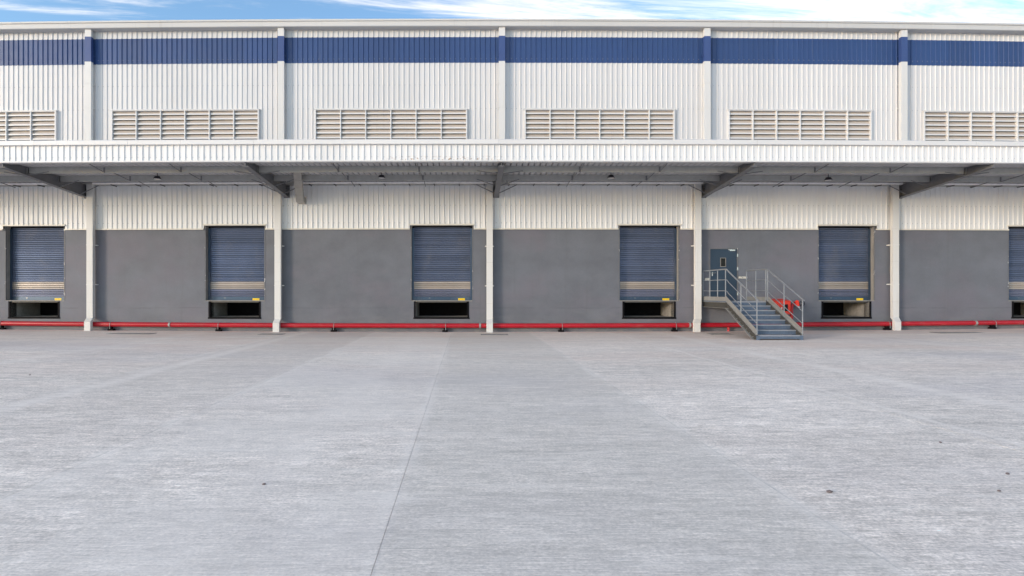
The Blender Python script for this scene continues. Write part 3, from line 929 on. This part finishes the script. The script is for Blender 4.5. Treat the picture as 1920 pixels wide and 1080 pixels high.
g = MB(); g.tube([(0.21, -0.10, 1.0), (0.235, -0.15, 0.93)], 0.055, 12)
local(g, 'outlet_cap', M['chrome'], hv, smooth=True)
g = MB()
pts = [(0.33+0.015*math.sin(2*math.pi*k/16), -0.07-0.10*math.cos(2*math.pi*k/16), 1.13+0.10*math.sin(2*math.pi*k/16)) for k in range(17)]
pts = [(0.34 + 0.085*math.cos(2*math.pi*k/16), -0.12-0.03*math.cos(2*math.pi*k/16), 1.12+0.095*math.sin(2*math.pi*k/16)) for k in range(17)]
g.tube(pts, 0.014, 6, cap=False)
for k in range(3):
    an = math.pi*k/3
    g.tube([(0.34+0.085*math.cos(an), -0.12-0.03*math.cos(an), 1.12+0.095*math.sin(an)), (0.34-0.085*math.cos(an), -0.12+0.03*math.cos(an), 1.12-0.095*math.sin(an))], 0.008, 6)
local(g, 'hand_wheel', M['lamp'], hv, smooth=True)
g = MB(); g.tube([(0.22, -0.045, 1.13), (0.34, -0.12, 1.12)], 0.018, 8)
local(g, 'spindle', M['chrome'], hv)

c0, c1 = 11.57, 12.40
cc = (c0+c1)/2
hc = root('hose_cabinet', (cc, bow(cc), 0.70), 'bright red fire hose cabinet with two dark windows on the wall behind the stairs', 'fire cabinet', rz=bow_angle(cc))
w = (c1-c0)/2
g = MB()
g.box(-w, w, -0.42, -0.001, 0, 0.50, 0)
g.hexa([(-w-0.02, -0.46, 0.501), (w+0.02, -0.46, 0.501), (w+0.02, -0.001, 0.501), (-w-0.02, -0.001, 0.501)],
       [(-w-0.02, -0.46, 0.52), (w+0.02, -0.46, 0.52), (w-0.04, -0.001, 0.60), (-w+0.04, -0.001, 0.60)], 0)
local(g, 'cabinet_body', M['cab'], hc)
for sg in (-1, 1):
    g = MB()
    x0, x1 = (-w+0.01, -0.004) if sg < 0 else (0.004, w-0.01)
    mx = (x0+x1)/2; ww = 0.10
    for (a, b, z0, z1) in ((x0, mx-ww, 0.02, 0.48), (mx+ww, x1, 0.02, 0.48), (mx-ww, mx+ww, 0.02, 0.12), (mx-ww, mx+ww, 0.39, 0.48)):
        g.box(a, b, -0.436, -0.4205, z0, z1)
    dd_ = local(g, 'cabinet_door', M['cab'], hc)
    g = MB(); g.box(mx-ww, mx+ww, -0.427, -0.4215, 0.12, 0.39)
    local(g, 'window_pane', M['glass'], dd_)
    g = MB(); g.box(-0.02*sg-0.014+sg*0.07, -0.02*sg+0.014+sg*0.07, -0.452, -0.4365, 0.22, 0.28)
    local(g, 'door_catch', M['wprint'], dd_)

# ------------------------------------------------------------------ metal stairs
SX0, SX1 = 9.10, 10.62
scx = (SX0+SX1)/2
st = root('metal_stairs', (scx, bow(scx), rise(scx)), 'steel stairs with blue treads and tube handrails up to the blue door', 'stairs', rz=0.014)
DZ = 1.243 - rise(scx)
hw = (SX1-SX0)/2
LY = -2.0; RUN = 0.30; RISE = 0.152; NT = 7
def S(g, name, mat, **k): return local(g, name, mat, st, **k)
g = MB(); g.box(-hw+0.012, hw-0.012, LY+0.02, -0.02, DZ-0.045, DZ-0.004); S(g, 'landing_deck', M['tread'])
g = MB(); g.box(-hw+0.055, hw-0.055, LY-0.02, LY+0.019, DZ-0.05, DZ); S(g, 'nosing', M['nosing'])
g = MB(); g.box(-hw+0.055, hw-0.055, LY-0.012, LY-0.006, DZ-RISE+0.004, DZ-0.051); S(g, 'riser', M['tread'])
for k in range(1, NT+1):
    yf = LY - k*RUN; z = DZ - k*RISE
    g = MB()
    g.box(-hw+0.055, hw-0.055, yf+0.008, yf+RUN+0.004, z-0.03, z-0.003, 0)
    g.box(-hw+0.055, hw-0.055, yf-0.02, yf+0.007, z-0.035, z, 1)
    S(g, 'tread', [M['tread'], M['nosing']])
    if k < NT:
        g = MB(); g.box(-hw+0.055, hw-0.055, yf-0.008, yf-0.003, z-RISE+0.004, z-0.036)
        S(g, 'riser', M['tread'])
    else:
        g = MB(); g.box(-hw+0.055, hw-0.055, yf-0.014, yf-0.008, z-0.12, z-0.036)
        S(g, 'riser', M['tread'])
        g = MB(); g.box(-hw+0.0, -hw+0.11, yf-0.03, yf-0.015, 0.003, z-0.01); g.box(hw-0.11, hw, yf-0.03, yf-0.015, 0.003, z-0.01)
        S(g, 'foot_plate', M['tread'])
slope = RISE/RUN
yb = LY - NT*RUN - 0.01
for sg in (-1, 1):
    xo = sg*hw
    def pl(y): return DZ + (y-LY)*slope
    def sbox(g, xa, xb, off0, off1, ya, yb_, m=0, cutz=0.0):
        xa, xb = sorted((xa, xb))
        za0, za1 = max(cutz, pl(ya)+off0), pl(ya)+off1
        zb0, zb1 = max(cutz, pl(yb_)+off0), max(cutz+0.01, pl(yb_)+off1)
        g.hexa([(xa, yb_, zb0), (xb, yb_, zb0), (xb, ya, za0), (xa, ya, za0)], [(xa, yb_, zb1), (xb, yb_, zb1), (xb, ya, za1), (xa, ya, za1)], m)
    g = MB()
    # web, flanges (opening outwards); the foot is cut level with the ground
    dep_ = 0.26
    y_g = LY - (DZ - dep_ - 0.004)/slope
    xa, xb = sorted((xo-sg*0.052, xo-sg*0.044))
    poly = [(LY, pl(LY)+0.03), (LY, pl(LY)-dep_), (y_g, 0.004), (yb, 0.004), (yb, pl(yb)+0.03)]
    g.extrude_x(poly, xa, xb, 1, seg=9)
    xa, xb = sorted((xo-sg*0.0435, xo+sg*0.02))
    g.extrude_x([(LY, pl(LY)-dep_), (LY, pl(LY)-dep_+0.02), (y_g-0.03, 0.006), (y_g, 0.004)], xa, xb, 0, seg=9)
    sbox(g, xo-sg*0.0435, xo+sg*0.02, 0.015, 0.03, LY+0.0, yb, 0, 0.004)
    S(g, 'stringer', [M['stringer'], M['stringer_dark']])
    g = MB()
    sbox(g, xo-sg*0.008, xo+sg*0.0, 0.031, 0.20, LY+0.0, yb+0.02, 0)
    S(g, 'sloping_kick_plate', M['stringer'])
    g = MB()
    xa, xb = sorted((xo-sg*0.010, xo))
    g.box(xa, xb, LY+0.0, -0.03 if sg < 0 else -0.55, DZ-0.003, DZ+0.15)
    S(g, 'kick_plate', M['stringer'])
    g = MB()
    xa, xb = sorted((xo-sg*0.05, xo-sg*0.042)); g.box(xa, xb, LY+0.02, -0.03, DZ-0.25, DZ-0.046, 1)
    xa, xb = sorted((xo-sg*0.041, xo+sg*0.015)); g.box(xa, xb, LY+0.02, -0.03, DZ-0.262, DZ-0.251, 0); g.box(xa, xb, LY+0.02, -0.03, DZ-0.06, DZ-0.046, 0)
    S(g, 'landing_beam', [M['stringer'], M['stringer_dark']])
    # bolt heads on the stringer
    for k in range(9):
        y = LY - 0.12 - k*0.215
        for off in (-0.04, -0.20):
            g = MB(); z = pl(y)+off
            xa = xo-sg*0.043
            g.tube([(xa, y, z), (xa+sg*0.018, y, z)], 0.014, 6)
            S(g, 'bolt', M['nosing'])
    # handrail
    rr = 0.021
    top = DZ+1.15; m1 = DZ+0.77; m2 = DZ+0.37
    rs = 0.50
    y_end = LY - 2.20
    xr = xo - sg*0.02
    y_start = -0.06 if sg < 0 else -0.55
    def rl(y, h): return h + (y-LY)*rs if y < LY else h
    posts = ([-0.06, -0.68, -1.33, -1.96] if sg < 0 else [-0.55, -1.24, -1.93]) 
    for y in posts:
        g = MB(); g.tube([(xr, y, DZ+0.0), (xr, y, top)], 0.019, 8); S(g, 'rail_post', M['rail'], smooth=True)
    for y in (LY-1.08, LY-2.12) + ((LY-0.05,) if sg > 0 else ()):
        g = MB(); g.tube([(xr, y, pl(y)+0.03), (xr, y, rl(y, top))], 0.019, 8); S(g, 'rail_post', M['rail'], smooth=True)
    g = MB(); g.tube([(xr, y_start, top), (xr, LY+0.12, top), (xr, LY-0.05, top-0.01), (xr, LY-0.2, rl(LY-0.2, top)), (xr, y_end, rl(y_end, top))], 0.024, 10)
    S(g, 'handrail', M['rail'], smooth=True)
    for h in (m1, m2):
        g = MB(); g.tube([(xr, y_start, h), (xr, LY+0.10, h), (xr, LY-0.05, h-0.01), (xr, LY-0.2, rl(LY-0.2, h)), (xr, LY-2.12, rl(LY-2.12, h))], 0.014, 8)
        S(g, 'mid_rail', M['rail'], smooth=True)

# ------------------------------------------------------------------ duct under the canopy
dt = root('metal_duct', (-6.6, bow(-6.6), 5.1), 'square galvanised duct slanting from the canopy underside down to the white cladding', 'duct')
g = MB(); w = 0.14
A = Vector((wx(557, -2.3), -2.3, 5.80)); B = Vector((wx(562, -0.42), -0.42, wz(378, -0.42)))
A -= Vector((-6.6, 0, 5.1)); B -= Vector((-6.6, 0, 5.1))
d = (B-A).normalized(); nrm = Vector((0, -d.z, d.y)).normalized()
if nrm.z > 0: nrm = -nrm
t_ = 0.22
def ring(p): return [tuple(p+Vector((-w, 0, 0))), tuple(p+Vector((w, 0, 0))), tuple(p+Vector((w, 0, 0))-nrm*t_), tuple(p+Vector((-w, 0, 0))-nrm*t_)]
g.hexa(ring(A), ring(B))
local(g, 'sloping_duct', M['duct'], dt)
g = MB()
r1 = ring(B+d*0.002)
g.hexa(r1, [(B.x-w, -0.07, B.z-0.04), (B.x+w, -0.07, B.z-0.04), (B.x+w, -0.07, B.z+t_), (B.x-w, -0.07, B.z+t_)])
local(g, 'duct_elbow', M['duct'], dt)
for q in (0.25, 0.5, 0.75):
    g = MB(); p = A+(B-A)*q; w_ = w+0.008
    c = [tuple(p+Vector((sx_*w_, 0, 0))+nrm*0.008) for sx_ in (-1, 1)] + [tuple(p+Vector((w_, 0, 0))-nrm*(t_+0.008)), tuple(p+Vector((-w_, 0, 0))-nrm*(t_+0.008))]
    g.hexa(c, [tuple(Vector(v)+d*0.02) for v in c]); local(g, 'duct_seam', M['duct'], dt)

# ------------------------------------------------------------------ lamps under the canopy
lamp_px = [(295, 331), (715.5, 330), (1145.5, 330), (1553, 333)]
llab = ['black bell lamp under the canopy, above the wide wall between the two left shutters',
        'black bell lamp under the canopy, between the slanting duct and the middle shutter',
        'black bell lamp under the canopy, above the left edge of the middle right shutter',
        'black bell lamp under the canopy, high above the wall right of the metal stairs']
proto = None
for (p, q), lb in zip(lamp_px, llab):
    y = -2.0; x = wx(p, y); z = wz(q, y)
    if proto is None:
        r = root('canopy_lamp', (x, y+bow(x), z), lb, 'lamp', 'black lamps hanging under the canopy')
        g = MB()
        g.tube([(0, 0, -0.07), (0, 0, -0.045), (0, 0, 0.0), (0, 0, 0.03), (0, 0, 0.05)], [0.135, 0.13, 0.10, 0.085, 0.03], 18)
        local(g, 'lamp_shade', M['lamp'], r, smooth=True)
        g = MB(); g.tube([(0, 0, -0.08), (0, 0, -0.0705)], [0.10, 0.115], 18); local(g, 'lens', M['lens'], r, smooth=True)
        g = MB(); g.tube([(0, 0, 0.05), (0, 0, 0.16)], 0.012, 6); local(g, 'stem', M['lamp'], r)
        proto = r
    else:
        r = proto.copy(); col.objects.link(r); r.location = (x, y+bow(x), z); r['label'] = lb
        for ch in list(proto.children):
            cc_ = ch.copy(); col.objects.link(cc_); cc_.parent = r

# ------------------------------------------------------------------ drain covers in the apron
cov = [(250, 1.6, 'flat drain cover in the concrete right of the leftmost downpipe'),
       (510, 0.9, 'flat drain cover at the foot of the downpipe beside the second shutter'),
       (927, 1.0, 'flat drain cover at the foot of the middle downpipe'),
       (1349, 0.8, 'flat drain cover in the concrete left of the stairs'),
       (1785, 1.7, 'flat drain cover in the concrete at the right end of the facade')]
for p, wd, lb in cov:
    y = -1.45; x = wx(p, y)
    r = root('drain_cover', (x, y, rise(x)), lb, 'drain cover', 'drain covers along the foot of the warehouse')
    g = MB(); g.box(-wd/2, wd/2, -0.26, 0.26, -0.02, 0.004); local(g, 'cover_frame', M['stringer_dark'], r)
    g = MB(); g.box(-wd/2+0.02, -0.006, -0.24, 0.24, 0.0045, 0.010); g.box(0.006, wd/2-0.02, -0.24, 0.24, 0.0045, 0.010); local(g, 'cover_plate', M['cover'], r)

# ------------------------------------------------------------------ stray stones
def stone(px, py, s, lb, seed):
    dd = EYE*F/(py-VY); x = (px-VX)*dd/F
    rr = random.Random(seed); g = MB()
    nu, nv = 7, 5
    i0 = len(g.v); pr = [[1+rr.uniform(-.25, .25) for _ in range(nu)] for _ in range(nv)]
    for v in range(nv):
        th = math.pi*(v+0.5)/nv
        for u in range(nu):
            ph = 2*math.pi*u/nu
            g.v.append((s*1.3*pr[v][u]*math.sin(th)*math.cos(ph), s*0.9*pr[v][u]*math.sin(th)*math.sin(ph), s*0.55*pr[v][u]*math.cos(th)+s*0.45))
    for v in range(nv-1):
        for u in range(nu):
            k = (u+1) % nu
            g.f.append((i0+v*nu+u, i0+(v+1)*nu+u, i0+(v+1)*nu+k, i0+v*nu+k)); g.m.append(0)
    g.f.append(tuple(range(i0, i0+nu))); g.m.append(0)
    g.f.append(tuple(range(i0+(nv-1)*nu, i0+nv*nu))[::-1]); g.m.append(0)
    o = link('stone', g.mesh('stone', M['stone']), None, (x, dd-D, rise(x)))
    tag(o, lb, 'stone', 'stray stones on the concrete yard')
stone(1556, 924, 0.019, 'largest dark stray stone lying on the concrete, low right of centre', 1)
stone(495, 909, 0.013, 'small dark stone lying alone on the concrete left of the long joint', 2)
stone(1889, 890, 0.013, 'flat dark chip of stone near the right edge of the yard', 5)
stone(1873, 922, 0.011, 'small brown stone near the right edge, just below a dark chip', 6)
stone(1763, 831, 0.013, 'small dark stone farther up the yard on the right, above the brown stone', 9)
stone(56, 705, 0.016, 'dark stone far out on the left of the yard', 11)

for o in bpy.data.objects:
    if '_at' in o: del o['_at']
